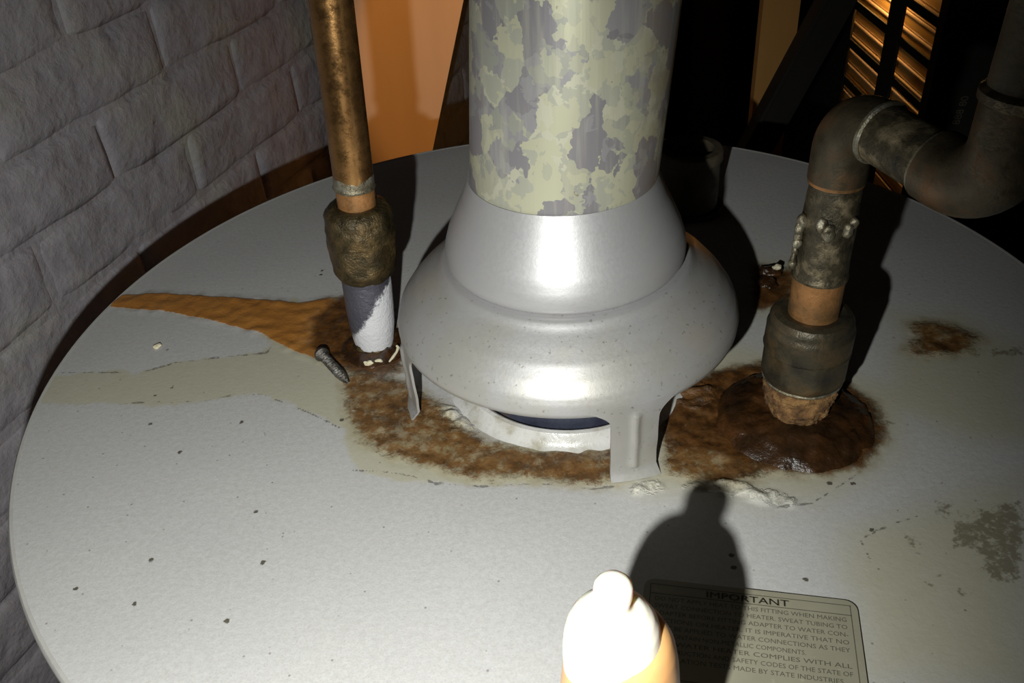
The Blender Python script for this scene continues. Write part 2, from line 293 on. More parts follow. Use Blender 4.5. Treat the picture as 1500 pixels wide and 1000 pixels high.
def mat_nipple():
    n = NT('galvanised_nipple'); z = n.sep()[2]; x = n.sep()[0]
    m = n.math('ADD', n.math('SUBTRACT', n.math('MULTIPLY', x, 1.3), z), n.math('MULTIPLY', n.noise(150, 5, .7), .016))
    w = n.step(m, -.016, -.012); col = n.mix(n.noise(120, 4), (.08, .08, .11), (.17, .165, .20)); col = n.mix(w, col, (.66, .66, .69))
    n.set(col=col, metal=n.step(w, 0, 1, .6, 0), rough=.45); n.bump(n.math('ADD', w, n.noise(500, 4, .7)), .0008, .8); return n
M_NIPPLE = mat_nipple()
def mat_bottle():
    n = NT('amber_plastic'); n.set(col=(.80, .42, .17), rough=.35, spec=.5, sss=.35, sssr=(.006, .003, .001), ssss=1.0); return n
M_BOTTLE = mat_bottle()
M_CAP = NT('ivory_cap_plastic').set(col=(.95, .87, .74), rough=.4, spec=.5, sss=.5, sssr=(.006, .0025, .0008), ssss=1.0)
def mat_label():
    n = NT('aged_label'); a = n.noise(60, 5, .65); col = n.mix(a, (.24, .225, .165), (.34, .32, .24)); col = n.mix(n.step(n.noise(200, 5, .7), .6, .72, 0, .6), col, (.42, .40, .31))
    n.set(col=col, rough=.5); return n
M_LABEL = mat_label(); M_INK = plain('label_ink', (.10, .09, .065), .6, bump=0)
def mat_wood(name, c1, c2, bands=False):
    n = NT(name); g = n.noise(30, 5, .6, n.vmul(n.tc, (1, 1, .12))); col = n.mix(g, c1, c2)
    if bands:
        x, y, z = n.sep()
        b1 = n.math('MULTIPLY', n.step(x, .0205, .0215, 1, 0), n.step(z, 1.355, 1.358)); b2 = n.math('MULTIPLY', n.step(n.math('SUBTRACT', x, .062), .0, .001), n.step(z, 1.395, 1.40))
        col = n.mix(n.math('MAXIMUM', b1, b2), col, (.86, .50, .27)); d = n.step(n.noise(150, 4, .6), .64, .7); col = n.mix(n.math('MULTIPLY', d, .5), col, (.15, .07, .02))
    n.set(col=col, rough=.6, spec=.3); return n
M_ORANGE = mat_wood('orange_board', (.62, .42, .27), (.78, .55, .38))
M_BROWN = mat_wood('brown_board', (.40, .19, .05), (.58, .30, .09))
M_SLAT = plain('varnished_slat', (.75, .46, .16), .3, scale=25, var=.15, bump=0, coat=.4)
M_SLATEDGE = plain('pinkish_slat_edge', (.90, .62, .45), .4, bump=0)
M_FLOOR = plain('concrete_floor', (.09, .085, .08), .8, scale=12, bump=.001); M_CEIL = plain('dark_ceiling', (.05, .045, .04), .9, scale=12)
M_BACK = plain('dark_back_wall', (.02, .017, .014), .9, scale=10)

# ================================================================ the room
def struct(o): o['kind'] = 'structure'; return o
struct(link('floor', *box(-1.4, 1.6, -1.6, 1.75, -Z0 - .05, -Z0), M_FLOOR, smooth=False))
struct(link('ceiling', *box(-1.4, 1.6, -1.6, 1.75, .95, 1.0), M_CEIL, smooth=False))
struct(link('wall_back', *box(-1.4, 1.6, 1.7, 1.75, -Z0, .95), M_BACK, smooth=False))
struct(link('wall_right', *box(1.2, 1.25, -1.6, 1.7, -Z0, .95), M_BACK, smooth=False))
# painted brick wall on the left, running back to the right
WA = math.radians(20); WN = Vector((-math.cos(WA), math.sin(WA), 0)); WD = Vector((math.sin(WA), math.cos(WA), 0)); WP = WN * .42
def wl(s, d, z): return WP + WD * s + WN * d + Vector((0, 0, z))       # d > 0 goes into the wall
V = [wl(s, d, z) for s in (-1.35, 1.7) for d in (.0030, .12) for z in (-Z0, .95)]
wall = struct(link('wall_left', V, [(0, 1, 3, 2), (4, 6, 7, 5), (0, 4, 5, 1), (2, 3, 7, 6), (0, 2, 6, 4), (1, 5, 7, 3)], M_BRICK, smooth=False))
BL, BH = .19, .0565
def brick_mesh(k):
    nu, nv = 30, 10; V, F = [], []; L, H = BL - .0004, BH - .0006
    for j in range(nv + 1):
        for i in range(nu + 1):
            u, v = i / nu, j / nv
            e = min(min(u, 1 - u) * L, min(v, 1 - v) * H)
            q = Vector(((u - .5) * L * 12, (v - .5) * H * 12, k * 9.1))
            nn = noise.noise; s = (u - .5) * L; z = (v - .5) * H
            fh = min(1, (min(v, 1 - v) * H) / (.008 + .005 * nn(q * 2.1))); fv = min(1, (min(u, 1 - u) * L) / (.009 + .005 * nn(q * 1.7 + Vector((4, 4, 4)))))
            dh = (.0046 + .0036 * nn(q * 1.1 + Vector((3, 3, 3)))) * (1 - fh * fh * (3 - 2 * fh)); dv = max(.0034, .0036 + .002 * nn(q * 1.0 + Vector((7, 1, 4)))) * (1 - fv * fv * (3 - 2 * fv))
            s += .0012 * nn(q * 3); z += .0016 * nn(q * 2.3 + Vector((5, 1, 2)))
            fade = min(1, min(fh, fv) * 1.3)
            depth = max(dh, dv) - (.0016 * nn(q * 4 + Vector((9, 9, 9))) + .0022 * nn(q * 1.3) + .0010 * nn(q * 9)) * fade
            V.append((s, depth, z))
    for j in range(nv):
        for i in range(nu):
            a = j * (nu + 1) + i; F.append((a, a + 1, a + nu + 2, a + nu + 1))
    # closed sides down into the wall
    b0 = len(V); V += [(-L / 2, .011, -H / 2), (L / 2, .011, -H / 2), (L / 2, .011, H / 2), (-L / 2, .011, H / 2)]
    F.append(tuple([b0, b0 + 1] + [i for i in range(nu, -1, -1)])); F.append(tuple([b0 + 2, b0 + 3] + [nv * (nu + 1) + i for i in range(nu + 1)]))
    F.append(tuple([b0 + 1, b0 + 2] + [j * (nu + 1) + nu for j in range(nv, -1, -1)])); F.append(tuple([b0 + 3, b0] + [j * (nu + 1) for j in range(nv + 1)]))
    F.append((b0, b0 + 3, b0 + 2, b0 + 1))
    me = bpy.data.meshes.new('brick'); me.from_pydata(V, [], F); me.materials.append(M_BRICK.m)
    me.polygons.foreach_set('use_smooth', [True] * len(me.polygons)); return me
BM = [brick_mesh(k) for k in range(6)]
rotw = Matrix((WD, WN, Vector((0, 0, 1)))).transposed().to_4x4(); nb = 0
wloc = Vector(wall.location)
for cz in range(-12, 6):
    zc = .011 + BH * (cz + .5); off = .284 if cz % 2 == 0 else .19
    for k in range(-5, 7):
        sc = off + BL * (k + .5)
        if not (-.42 < sc < 1.25): continue
        o = bpy.data.objects.new('brick', BM[(nb * 5 + cz) % 6]); nb += 1; COL.objects.link(o); o.parent = wall
        mm = rotw.copy(); mm.translation = wl(sc, random.uniform(-.001, .001), zc); o.matrix_local = mm

# ================================================================ water heater
heater = thing('water_heater', 'tall grey enamelled water heater with rust stained round top beside the painted wall', 'water heater', (0, 0, -Z0))
AX = Vector((.0008, -.0235, 0))             # axis of flue and draft hood
HR = .25
def sdf(polys, X, Y):
    best = np.full(X.shape, -1.0)
    for P in polys:
        P = np.array(P); n = len(P); d = np.full(X.shape, 9.0); ins = np.zeros(X.shape, bool)
        for i in range(n):
            a, b = P[i], P[(i + 1) % n]; e = b - a; t = np.clip(((X - a[0]) * e[0] + (Y - a[1]) * e[1]) / (e @ e + 1e-12), 0, 1)
            d = np.minimum(d, np.hypot(X - a[0] - t * e[0], Y - a[1] - t * e[1]))
            c = ((a[1] > Y) != (b[1] > Y)) & (X < (b[0] - a[0]) * (Y - a[1]) / (b[1] - a[1] + 1e-15) + a[0]); ins ^= c
        best = np.maximum(best, np.where(ins, d, -d))
    return best
def ldist(lines, X, Y):
    d = np.full(X.shape, 9.0)
    for P in lines:
        P = np.array(P)
        for a, b in zip(P, P[1:]):
            e = b - a; t = np.clip(((X - a[0]) * e[0] + (Y - a[1]) * e[1]) / (e @ e), 0, 1); d = np.minimum(d, np.hypot(X - a[0] - t * e[0], Y - a[1] - t * e[1]))
    return d
# the top panel: rings about the flue that morph into the round rim
NS, NR = 720, 190; V, F = [], []
for i in range(NR + 1):
    for k in range(NS):
        t = 2 * PI * k / NS; dx, dy = math.cos(t), math.sin(t)
        b = AX.x * dx + AX.y * dy; far = -b + math.sqrt(b * b - (AX.x ** 2 + AX.y ** 2 - (HR - .002) ** 2))
        r = .044 + (far - .044) * i / NR; x, y = AX.x + dx * r, AX.y + dy * r
        z = .0007 * noise.noise(Vector((x * 14, y * 14, 0))) * min(1, (NR - i) / 12)
        V.append((x, y, z))
VA = np.array(V); X, Y = VA[:, 0], VA[:, 1]
rs, wt, tn, wh, ck = sdf(RUST, X, Y), sdf(WET, X, Y), sdf(TINT, X, Y), sdf(WHITE, X, Y), ldist(CRACK, X, Y)
for i in range(len(V)):
    x, y, z = V[i]
    if rs[i] > -.004: z += (.0009 * noise.noise(Vector((x * 160, y * 160, 3))) + .0005) * min(1, (rs[i] + .004) / .006)
    if wh[i] > -.002: z += .0028 * max(0, noise.noise(Vector((x * 130, y * 220, 8))) + .25) * min(1, (wh[i] + .002) / .003)
    V[i] = (x, y, z)
for i in range(NR):
    for k in range(NS):
        j = (k + 1) % NS; F.append((i * NS + k, i * NS + j, (i + 1) * NS + j, (i + 1) * NS + k))
top = link('top_panel', V, F, M_TOP, heater, angle=180)
spk = np.full(X.shape, -1.0)
for q in SPECK: spk = np.maximum(spk, .0011 - np.hypot(X - q[0][0], (Y - q[0][1])))
for nm, arr in dict(rust=rs, wet=wt, tint=tn, mildew=sdf(MILDEW, X, Y), white=wh, crack=ck, speck=spk).items():
    a = top.data.attributes.new(nm, 'FLOAT', 'POINT'); a.data.foreach_set('value', np.clip(arr, -.03, .03).astype(np.float32))
link('rim', *lathe([(HR - .0025, -.0012), (HR - .002, .0001), (HR - .0008, .0002), (HR, -.0006), (HR + .0003, -.002), (HR, -.012), (HR - .002, -.013)], seg=256), M_JACKET, heater)['label'] = 'rolled edge of the round top'
link('jacket', *lathe([(HR - .001, -.012), (HR - .001, -Z0 + .06), (HR - .006, -Z0 + .055), (HR - .006, -Z0)], seg=128), M_JACKET, heater)
fc = link('flue_collar', *lathe(fine([(.0555, -.0002), (.0535, .0006), (.0515, .0028), (.0506, .0050), (.0497, .0063), (.048, .0067), (.0468, .0060), (.0462, .004), (.046, -.03)], .002), AX, seg=128), M_COLLAR, heater)
fc['label'] = 'white enamelled lip round the flue opening'
ft = link('flue_tube', *lathe(fine([(.0445, -.12), (.0445, .0135), (.0438, .0142), (.0430, .0135), (.0430, -.12)], .004), AX, seg=96), M_FLUE, heater); ft['label'] = 'dark blue steel flue edge with a rust spot'
# rust crust raised round the right nipple, a smaller one round the left
NRP = Vector((.0935, -.067, 0)); NLP = Vector((-.092, .0095, 0))
def mound(name, c, R, h, seed, ell=1.0):
    V, F = lathe(fine([(0, h * .8), (R * .3, h * .95), (R * .55, h), (R * .78, h * .8), (R * .92, h * .45), (R * 1.0, h * .12), (R * 1.04, -.001)], .0012), c, seg=120)
    V = [Vector((v.x + .0016 * nz(v, 90, seed), v.y + .0016 * nz(v, 90, seed + 2), v.z + (.0013 * nz(v, 170, seed) + .0008 * nz(v, 420, seed)) * (1 if v.z > .0005 else 0))) for v in V]
    o = link(name, V, F, M_MOUND, heater, angle=180); return o
mound('rust_crust', (.0930, -.0672, 0), .0322, .0068, 1)['label'] = 'wet dark brown crust round the right nipple'
mound('rust_crust', (-.0915, .0075, 0), .0175, .0022, 5)['label'] = 'brown crust round the left nipple'
# warning label with its printing
LA = math.radians(-13.2); LX = Vector((math.cos(LA), math.sin(LA), 0)); LY = Vector((-math.sin(LA), math.cos(LA), 0)); L0 = Vector((.0170, -.1462, .0004))
LW, LH, CR = .0715, .042, .004
def lp(x, y, z=0): return L0 + LX * x + LY * y + Vector((0, 0, z))
outl = []
for cx, cy, a0 in ((CR, -CR, 90), (CR, -LH + CR, 180), (LW - CR, -LH + CR, 270), (LW - CR, -CR, 0)):
    for k in range(6): t = math.radians(a0 + 90 * k / 5); outl.append((cx + CR * math.cos(t), cy + CR * math.sin(t)))
nO = len(outl); V = [lp(x, y, .00095) for x, y in outl] + [lp(x, y, -.0008) for x, y in outl]
F = [tuple(range(nO)), tuple(range(2 * nO - 1, nO - 1, -1))] + [(i, (i + 1) % nO, nO + (i + 1) % nO, nO + i) for i in range(nO)]
lab = link('warning_label', V, F, M_LABEL, heater, smooth=False); lab['label'] = 'worn grey-green printed warning label'
def strip(x0, y0, x1, y1): return [lp(x0, y0, .00102), lp(x1, y0, .00102), lp(x1, y1, .00102), lp(x0, y1, .00102)], [(0, 1, 2, 3)]
bw = .0003; bx0, bx1, by0, by1 = .0022, LW - .0022, -.0022, -LH + .0022
link('printed_border', *join(strip(bx0, by0, bx1, by0 - bw), strip(bx0, by1, bx1, by1 + bw), strip(bx0, by0, bx0 + bw, by1), strip(bx1 - bw, by0, bx1, by1), strip(bx0, -.0062, bx1, -.0062 - bw)), M_INK, lab, smooth=False)
def text(s, x, y, w, h, bold=0):
    cu = bpy.data.curves.new('text', 'FONT'); cu.body = s; cu.size = 1; cu.offset = 0; cu.resolution_u = 2
    t = bpy.data.objects.new('text', cu); COL.objects.link(t); dg = bpy.context.evaluated_depsgraph_get()
    me = bpy.data.meshes.new_from_object(t.evaluated_get(dg)); bpy.data.objects.remove(t)
    vs = [v.co.copy() for v in me.vertices]; xs = [v.x for v in vs]; ys = [v.y for v in vs]; x0, x1 = min(xs), max(xs); hh = .70
    V = [lp(x + (v.x - x0) / (x1 - x0) * w, y + v.y / hh * h, .00104) for v in vs]; me.calc_loop_triangles(); F = [tuple(t.vertices) for t in me.loop_triangles]
    link('printed_line', V, F, M_INK, lab, smooth=False)
text('IMPORTANT', .0215, -.0056, .0275, .0026)
text('IMPORTANT', .0217, -.0057, .0275, .0026)
LINES = [('DO NOT APPLY HEAT TO THIS FITTING WHEN MAKING', 1), ('SWEAT CONNECTION TO HEATER. SWEAT TUBING TO', 1), ('ADAPTER BEFORE FITTING ADAPTER TO WATER CON-', 1), ('NECTIONS ON HEATER. IT IS IMPERATIVE THAT NO', 1), ('HEAT BE APPLIED TO WATER CONNECTIONS AS THEY', 1), ('MAY CONTAIN NON-METALLIC COMPONENTS.', .78), ('THIS WATER HEATER COMPLIES WITH ALL', 1), ('CONSTRUCTION AND SAFETY CODES OF THE STATE OF', 1), ('INSTALLATION TESTS MADE BY STATE INDUSTRIES', .95)]
for i, (s, f) in enumerate(LINES): text(s, .0042, -.0092 - i * .0030, .0632 * f, .0017, .006)

# ================================================================ draft hood
hood = thing('draft_hood', 'silver grey metal draft hood on four legs over the flue opening', 'draft hood', AX)
cone = link('hood_neck', *lathe(fine([(.0372, .060), (.0372, .1015), (.0382, .1020), (.0392, .099), (.0415, .093), (.0450, .086), (.0482, .079), (.0499, .0735), (.0504, .0700), (.0502, .0675), (.0492, .0658), (.0475, .0652), (.045, .066)], .0015), AX, seg=160), M_HOOD, hood, angle=60)
cone['label'] = 'smooth flared upper neck of the hood'
LEGS = [193, 286, 12, 105]
def skirt_bottom(t):            # height of the lower edge at angle t (deg)
    return .033
prof = [(.040, .0675), (.0480, .0658), (.0500, .0650), (.0518, .0650), (.0530, .0640), (.0550, .0618), (.0595, .0583), (.0650, .0536), (.0695, .0485), (.0725, .0440), (.0738, .0405), (.0742, .0375), (.0740, .0355)]
skp = fine(prof, .0012); inner = [(r - .0010, z - .0005) for r, z in reversed(skp)]
link('skirt', *lathe(skp + inner, AX, seg=200, closed=True), M_HOOD, hood, angle=60)['label'] = 'wide domed skirt with dusty speckles'
def leg(deg):
    V, F = [], []; nu, nv = 24, 30
    for j in range(nv + 1):
        z = .0375 * (1 - j / nv) + .0003
        d = (.0375 - z) / .0375
        hw = .0100 + .0105 * max(0, 1 - d / .26) ** 2.6                       # flares into the skirt with rounded shoulders
        for i in range(nu + 1):
            u = (i / nu * 2 - 1); s = u * hw; th = math.radians(deg) + s / .0735
            rib = .0013 * math.exp(-(s / .0016) ** 2) * (1 if .12 < d < .86 else 0)
            r = .0742 - .0012 * d + rib + (.003 * max(0, (d - .9) / .1) * (1 + .5 * u)) + .0004 * nz((s * 80, d * 5, deg), 1)
            V.append(AX + Vector((r * math.cos(th), r * math.sin(th), z)))
    n1 = len(V); V += [AX + (v - AX) - Vector(((v - AX).x, (v - AX).y, 0)).normalized() * .0011 for v in V]
    def q(i, j, o): return o + j * (nu + 1) + i
    for j in range(nv):
        for i in range(nu): F.append((q(i, j, 0), q(i + 1, j, 0), q(i + 1, j + 1, 0), q(i, j + 1, 0))); F.append((q(i, j, n1), q(i, j + 1, n1), q(i + 1, j + 1, n1), q(i + 1, j, n1)))
        for i in (0, nu): F.append((q(i, j, 0), q(i, j + 1, 0), q(i, j + 1, n1), q(i, j, n1)))
    for i in range(nu):
        for j in (0, nv): F.append((q(i, j, 0), q(i + 1, j, 0), q(i + 1, j, n1), q(i, j, n1)))
    return link('leg', V, F, M_HOOD, hood, angle=50)
for d in LEGS: leg(d)

# ================================================================ vent pipe
vt = Vector((.084, .0, 1)).normalized(); vb = AX + Vector((0, 0, .098))
vlen = (.95 - .098) / vt.z
vent = tag(link('vent_pipe', *lathe([(.0366, -.004), (.0374, -.003), (.0376, 0), (.0378, .05), (.0378, vlen - .004), (.0368, vlen - .004), (.0368, 0), (.0366, -.004)], vb, vt, seg=128), M_VENT, origin=vb), 'wide galvanised vent pipe with mottled yellow and grey spangle rising from the hood', 'vent pipe')

# ================================================================ left water line
la = Vector((.041, 0, 1)).normalized()
wlft = thing('water_line', 'straight copper water line with corroded union on the left of the hood', 'water pipe', NLP)
def ln(p, a=la, b=NLP): return b, a
def lpart(name, prof, mat, base=NLP, ax=la, par=None, seg=64, mod=None, step=.0015, label=None, angle=40):
    o = link(name, *lathe(fine(prof, step), base, ax, seg, mod), mat, par or wlft, angle=angle)
    if label: o['label'] = label
    return o
lpart('nipple', [(.0085, -.002), (.0093, .001), (.0100, .006), (.0110, .014), (.0114, .024), (.0116, .040), (.0120, .0415), (.0118, .0425), (.009, .0425)], M_NIPPLE, label='grey galvanised nipple streaked with white scale')
def lump(amp, f, s): return lambda t, z, r: r + amp * nz((math.cos(t) * .4, math.sin(t) * .4, z * 28), f, s)
def octa(n, r0, depth, zlo, zhi, amp, s):
    def g(t, z, r):
        rr = r + amp * nz((math.cos(t) * .4, math.sin(t) * .4, z * 30), 6, s)
        if zlo < z < zhi: a = (t % (2 * PI / n)) - PI / n; rr *= 1 - depth * (1 - math.cos(a * .9) ** 1) * 6 * 0 - depth * (abs(a) / (PI / n)) ** 2 * 0 + 0; rr = min(rr, r0 / math.cos(a) * 1.0)
        return rr
    return g
lpart('union_nut', [(.0108, .0408), (.0120, .0412), (.0132, .0425), (.0146, .046), (.0155, .053), (.0157, .060), (.0157, .067), (.0152, .0705), (.0152, .0725), (.0145, .0748), (.0128, .0768), (.0105, .0778), (.0088, .0775)], M_UNION, mod=octa(6, .0146, .05, .043, .061, .0009, 2), step=.0008, seg=96, label='blackened crusty brass union nut', angle=30)
lpart('tube_stub', [(.0086, .070), (.0086, .0875)], M_COPPER_BRIGHT, label='short clean orange copper stub')
lpart('solder_joint', [(.0086, .0856), (.0094, .0858), (.0096, .0864), (.0091, .0870), (.0089, .0905), (.00875, .092)], M_SOLDER, mod=lump(.0003, 6, 4), step=.0008)
lpart('copper_tube', [(.0087, .0868), (.0088, .089), (.0088, .945)], M_COPPER, step=.05)
lpart('root_rust', [(.0078, -.001), (.0098, .0005), (.0102, .002), (.0092, .0045)], M_UNION, mod=lump(.0012, 9, 7), step=.0005, label='black corroded root of the nipple')

# ================================================================ right water line
ra = Vector((.01, 0, 1)).normalized(); RB = NRP
wr = thing('water_line', 'stained water line with elbows and rusted nipple on the right of the hood', 'water pipe', RB)
def rpart(*a, **k): return lpart(*a, base=RB, ax=ra, par=wr, **k)
rpart('nipple', [(.0085, .003), (.0105, .0055), (.0125, .009), (.0138, .014), (.0148, .019), (.0145, .025), (.012, .0255)], M_RUST, mod=lambda t, z, r: r + .0014 * nz((math.cos(t) * .5, math.sin(t) * .5, z * 35), 4, 1) + .0010 * nz((math.cos(t), math.sin(t), z * 90), 6, 2) + .0005 * nz((math.cos(t), math.sin(t), z * 90), 16, 3), step=.0006, seg=120, label='flaking orange-brown rusted nipple')
rpart('lower_ring', [(.0135, .0238), (.0155, .0236), (.0162, .0246), (.0158, .0256), (.014, .0258)], M_SOLDER, label='thin pale ring under the nut')
rpart('union_nut', [(.0135, .0240), (.0158, .0250), (.0170, .0280), (.0173, .0300), (.0173, .0400), (.0170, .0402), (.0170, .0490), (.0163, .0508), (.0161, .0530), (.0150, .0552), (.0125, .0560), (.0098, .0556)], M_NUT, mod=octa(8, .0164, .03, .0262, .0400, .0002, 3), step=.0009, seg=128, angle=24)
rpart('copper_tube', [(.0097, .050), (.0097, .074)], M_COPPER_BRIGHT, label='short orange copper stub above the nut')
rpart('coupling', [(.0095, .0722), (.0104, .0724), (.0106, .0735), (.0102, .0742), (.0099, .076), (.0098, .088), (.0099, .095), (.0094, .104), (.0092, .1125)], M_COUPLING, mod=lump(.0003, 6, 3), step=.001)
rpart('copper_ring', [(.0092, .1108), (.0099, .1112), (.0100, .1130), (.0096, .1140)], M_COPPER_BRIGHT, step=.0006)
HD = Vector((.37, -.93, 0)).normalized(); ZE = .1365
def ax_at(z): return RB + ra * (z / ra.z)
E1 = ax_at(ZE); E2 = E1 + HD * .063 + Vector((0, 0, -.005)); HD = (E2 - E1).normalized()
e2u = Vector((.03, 0, 1)).normalized()
pts = [ax_at(.1125), ax_at(.115)] + bend(ax_at(.08), E1, E2, .0125, 14) + [E1 + HD * .016]
link('elbow', *sweep(pts, .0102, 48), M_ELBOW, wr, angle=60)['label'] = 'upper elbow turning toward the viewer'
link('elbow_rim', *sweep([E1 + HD * .0150, E1 + HD * .0155, E1 + HD * .0165, E1 + HD * .0172], [.0102, .0109, .0109, .0102], 40), M_SOLDER, wr)
link('cross_tube', *sweep([E1 + HD * .014, E1 + HD * .052], .0099, 40), M_COUPLING, wr)['label'] = 'grey level tube between the two elbows'
link('elbow_rim', *sweep([E1 + HD * .0385, E1 + HD * .039, E1 + HD * .0402, E1 + HD * .041], [.0100, .0110, .0110, .0102], 40), M_SOLDER, wr)
pts = [E1 + HD * .040, E1 + HD * .044] + bend(E1, E2, E2 + e2u * .1, .016, 14) + [E2 + e2u * .030]
link('elbow', *sweep(pts, .0114, 48), M_ELBOW, wr, angle=60)['label'] = 'lower elbow turning upward at the right edge'
link('elbow_rim', *sweep([E2 + e2u * .029, E2 + e2u * .030, E2 + e2u * .0325, E2 + e2u * .034], [.0112, .0124, .0124, .0108], 40), M_COUPLING, wr)
link('riser_tube', *sweep([E2 + e2u * .028, E2 + e2u * .25, E2 + e2u * ((.95 - E2.z) / e2u.z - .003)], .0108, 40), M_BLACKPIPE, wr)
# solder drips on the coupling (towards the left and the camera)
def on_pipe(z, deg, r=.0104): t = math.radians(deg); return ax_at(z) + Vector((r * math.cos(t), r * math.sin(t), 0))
drops = [(on_pipe(.096, 250), .0019, .0016, .0026), (on_pipe(.0985, 236), .0017, .0015, .0022), (on_pipe(.0965, 288), .0014, .0013, .0024), (on_pipe(.099, 300), .0013, .0012, .002)]
chain = [(on_pipe(.0975, 190, .0108), .0016, .0016, .0022), (on_pipe(.0945, 190, .0114), .0015, .0015, .002), (on_pipe(.0915, 191, .0117), .0012, .0012, .0022), (on_pipe(.0885, 192, .0120), .0014, .0014, .0022), (on_pipe(.0855, 193, .0124), .0009, .0009, .002), (on_pipe(.0825, 194, .0128), .0008, .0008, .0020), (on_pipe(.0800, 195, .0131), .0011, .0011, .0019)]
link('solder_drip', *join(*[blob(d[0], d[1] * 1.3, d[2] * 1.2, d[3] * 1.3, .35, 500, 3, i) for i, d in enumerate(drops)]), M_SOLDER, wr, angle=180)
link('solder_drip', *join(*[blob(d[0], d[1] * 1.25, d[2] * 1.25, d[3] * 1.2, .35, 500, 3, i) for i, d in enumerate(chain)]), M_SOLDER, wr, angle=180)['label'] = 'pale string of solder hanging off the coupling'

# ================================================================ things on the heater top
SP = Vector((.0865, .130, 0))
stub = thing('pipe_stub', 'short open dark pipe stub standing behind the vent pipe', 'pipe', SP)
link('pipe_wall', *lathe([(.0175, .0012), (.0175, .031), (.0190, .0325), (.0190, .0375), (.0180, .0385), (.0135, .0385), (.0125, .037), (.0125, .002), (.0, .002)], SP, seg=64), M_BLACKPIPE, stub)
link('base_ring', *lathe([(.0175, .0), (.0205, .0002), (.0205, .003), (.0175, .0035)], SP, seg=64), M_BLACKPIPE, stub)
# screw lying by the left nipple
sa, sb = Vector((-.1165, -.0005, .0040)), Vector((-.1020, -.0225, .0030)); sd = (sb - sa)
scr = thing('screw', 'loose dull grey screw lying on the stain left of the hood', 'screw', (-.109, -.0115, .0))
link('screw_head', *lathe([(0, -.0030), (.0016, -.0028), (.0031, -.0012), (.0037, .0004), (.0037, .0010), (.0022, .0022)], sa, sd, 32), M_SCREW, scr)
def thread(t, z, r): return r + .00045 * math.sin(z * 2 * PI / .0016 + t)
link('screw_shank', *lathe(fine([(.0020, .0015), (.0021, .019), (.0014, .024), (.0003, .0275)], .00035), sa, sd, 20, thread), M_SCREW, scr)
for (x, y, rx, ry, rz, s), lb in (((-.2025, .0205, .0018, .0013, .0010, 1), 'tiny white crumb alone on the grey top near the left edge'), ((-.0935, -.0082, .0022, .0011, .0012, 2), 'pale crumbly flake in front of the left nipple'), ((-.0885, -.0070, .0017, .0008, .0008, 6), 'small tan flake just right of the crumbly one')):
    tag(link('flake', *blob((x, y, rz * .8 + (.0015 if y < .01 else 0)), rx, ry, rz, .8, 700, 3, s), M_CHIP, origin=(x, y, 0), angle=180), lb, 'debris')
tag(link('shaving', *sweep([(-.0835, -.0075, .0016), (-.0818, -.0052, .0024), (-.0800, -.0025, .0034), (-.0792, -.0002, .0044), (-.0800, .0006, .0050)], [.0004, .0007, .0006, .0008, .0006], 10), M_CHIP, origin=(-.081, -.003, 0)), 'curled pale shaving beside the left leg of the hood', 'debris')
LP_ = Vector((.1145, .0475, 0))
tag(link('rust_lump', *join(blob(LP_ + Vector((0, 0, .0022)), .0052, .0046, .003, .5, 420, 3, 3), blob(LP_ + Vector((-.0045, -.008, .0015)), .005, .006, .002, .6, 380, 3, 4)), M_MOUND, origin=LP_, angle=180), 'wet rusty lump on the top behind the right water line', 'debris')
tag(link('scale_chip', *blob(LP_ + Vector((.0022, -.0012, .0058)), .0024, .0018, .0016, .5, 600, 3, 9), M_CHIP, origin=LP_ + Vector((.0022, -.0012, .004)), angle=180), 'pale chip resting on the wet rusty lump', 'debris')
# squeeze bottle in the foreground
BP = Vector((-.0042, -.2255, 0))
bot = thing('dropper_bottle', 'small amber bottle with glaring white knobbed cap standing at the front of the top', 'bottle', BP)
link('body', *lathe(fine([(0, .0006), (.0170, .0006), (.0188, .002), (.0188, .005), (.0172, .030), (.0156, .048), (.0146, .060), (.0139, .0685), (.0129, .0745), (.0112, .0785), (.0090, .0802), (.0, .0806)], .0015), BP + Vector((.0008, 0, 0)), seg=80), M_BOTTLE, bot, angle=80)
link('cap', *lathe(fine([(.0095, .0560), (.0112, .0572), (.0117, .0600), (.0119, .0680), (.0119, .0745), (.0115, .0790), (.0107, .0825), (.0094, .0850), (.0075, .0868), (.0052, .0877), (.0041, .0884), (.0038, .0895), (.0040, .0910), (.00445, .0930), (.00455, .0948), (.0043, .0964), (.0034, .0976), (.0019, .0983), (0, .0985)], .0007), BP + Vector((-.0012, 0, 0)), seg=80), M_CAP, bot, angle=80)['label'] = 'pale rounded cap with a knob'
# ================================================================ behind the heater
# orange board with a slanted edge, standing on the floor between left water line and vent pipe
def plank(name, outline, y0, y1, mat, origin, lb, cat):
    n = len(outline); V = [Vector((x, y0, z)) for x, z in outline] + [Vector((x, y1, z)) for x, z in outline]
    F = [tuple(range(n)), tuple(range(2 * n - 1, n - 1, -1))] + [(i, (i + 1) % n, n + (i + 1) % n, n + i) for i in range(n)]
    return tag(link(name, V, F, mat, origin=origin, smooth=False), lb, cat)
plank('board', [(-.172, -Z0), (-.105, -Z0), (-.1020, -.175), (-.0450, .012), (-.005, .14), (-.172, .14)], .630, .642, M_ORANGE, (-.14, .636, -Z0), 'bright orange board with a slanted edge behind the left water line', 'board')
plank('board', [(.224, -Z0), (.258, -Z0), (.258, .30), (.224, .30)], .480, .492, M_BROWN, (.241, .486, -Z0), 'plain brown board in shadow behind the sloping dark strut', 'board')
st = thing('strut', 'dark sloping angle strut crossing in front of the brown board', 'strut', (.05, .452, -Z0))
def bent(w): return [(.254 - .43 * .5, -Z0), (.254 - .43 * .5 + w, -Z0), (.254 - .43 * .5 + w, -.5), (.254 + w + .43 * .32, .32), (.254 + .43 * .32, .32), (.254 - .43 * .5, -.5)]
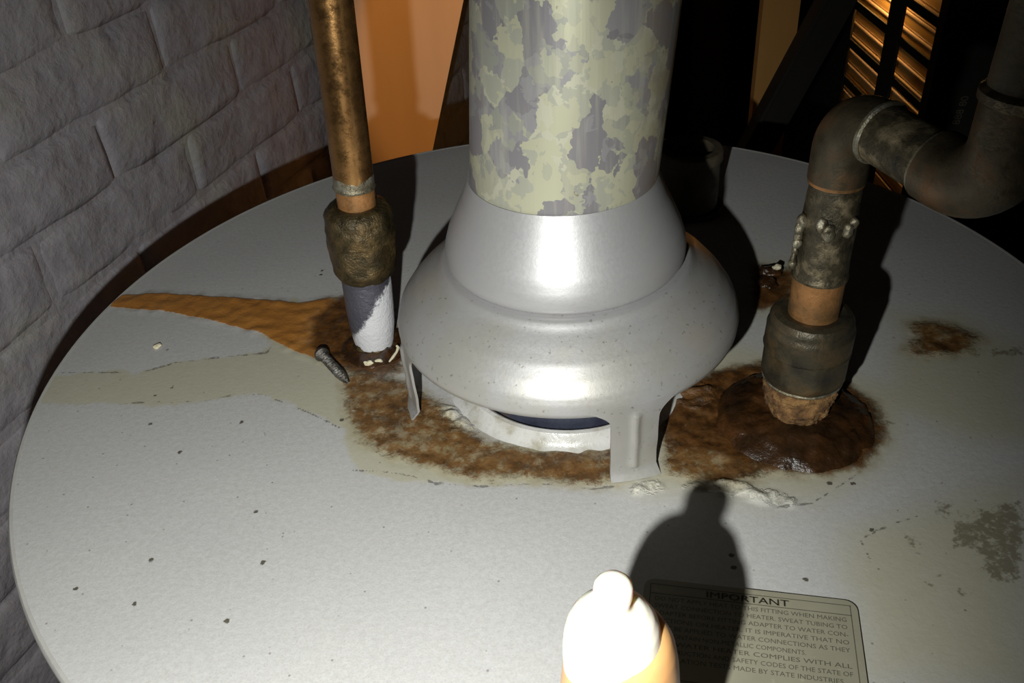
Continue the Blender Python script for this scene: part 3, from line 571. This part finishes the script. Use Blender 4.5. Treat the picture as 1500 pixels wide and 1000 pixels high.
def prism(outline, y0, y1):
    n = len(outline); V = [Vector((x, y0, z)) for x, z in outline] + [Vector((x, y1, z)) for x, z in outline]
    return V, [tuple(range(n)), tuple(range(2 * n - 1, n - 1, -1))] + [(i, (i + 1) % n, n + (i + 1) % n, n + i) for i in range(n)]
link('strut_face', *prism(bent(.038), .455, .459), M_DARKMETAL, st, smooth=False)
link('strut_lip', *prism(bent(.004), .440, .455), M_DARKMETAL, st, smooth=False)
# black posts that frame the lattice
post = thing('lattice_screen', 'black lattice screen of upright and level bars in front of the glowing slats', 'screen', (.45, .7, -Z0))
link('side_board', *box(.446, .4495, .828, 1.25, -Z0, .25, .001), M_DARK, post, smooth=False)
for y0, y1 in ( (.683, .722), (.545, .580)): link('upright_bar', *box(.446, .4495, y0, y1, -Z0, .25, .001), M_DARK, post, smooth=False)
for zc in (-.30, -.25, -.195, -.146, -.097, -.048, .004, .055): link('level_bar', *box(.4465, .4490, .718, .85, zc - .0055, zc + .0055, .001), M_DARK, post, smooth=False)
for zc in (-.235, -.19, -.145, -.098, -.0535, -.008, .037): link('level_bar', *box(.4465, .4490, .575, .69, zc - .005, zc + .005, .001), M_DARK, post, smooth=False)
slw = thing('slatted_partition', 'varnished orange-brown slatted partition lit warmly behind the black lattice', 'partition', (.51, .75, -Z0))
k = 0
z = -.40
while z < .16:
    link('slat', *box(.486, .496, .45, 1.15, z, z + .0165, .003), M_SLAT, slw)
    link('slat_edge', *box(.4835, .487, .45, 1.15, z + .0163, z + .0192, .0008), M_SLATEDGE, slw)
    z += .0195
for y in (.46, 1.12): link('stile', *box(.496, .515, y, y + .03, -Z0, .16, .001), M_DARK, slw, smooth=False)
bulb = thing('added_bulb', 'small warm bulb added out of view behind the black lattice to light the slats', 'light bulb', (.466, .812, -.052))  # unseen bulb with socket and cord, added to make the slats glow
gm = NT('bulb_glow'); gm.b.inputs['Emission Color'].default_value = (1.0, .55, .16, 1); gm.b.inputs['Emission Strength'].default_value = 85
link('bulb_glass', *lathe(fine([(0, -.012), (.005, -.011), (.0085, -.008), (.0098, -.002), (.0088, .004), (.0065, .010), (.0055, .013)], .002), (.466, .812, -.052), seg=32), gm, bulb)
link('bulb_socket', *lathe([(.0055, .011), (.0075, .012), (.0075, .026), (.003, .029), (0, .029)], (.466, .812, -.052), seg=24), M_DARKMETAL, bulb)
link('cord', *sweep([(.466, .812, -.024), (.466, .812, .3), (.466, .812, .948)], .0018, 10), M_DARK, bulb)
# dark panel and pipe at the right, with faint stamped numerals
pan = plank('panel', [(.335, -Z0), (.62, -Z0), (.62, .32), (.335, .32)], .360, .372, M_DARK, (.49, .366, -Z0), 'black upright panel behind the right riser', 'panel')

cu = bpy.data.curves.new('text', 'FONT'); cu.body = '888 80'; cu.size = .009; cu.extrude = .0003
t = bpy.data.objects.new('text', cu); COL.objects.link(t)
me = bpy.data.meshes.new_from_object(t.evaluated_get(bpy.context.evaluated_depsgraph_get())); bpy.data.objects.remove(t); me.calc_loop_triangles()
link('stamped_numerals', [Vector((.366 - v.co.y + v.co.x * .12, .3598 - v.co.z, -.062 + v.co.x)) for v in me.vertices], [tuple(q.vertices) for q in me.loop_triangles], plain('faded_stamp', (.10, .09, .06), .7, bump=0), pan, smooth=False)['label'] = 'faint pale stamped numerals'
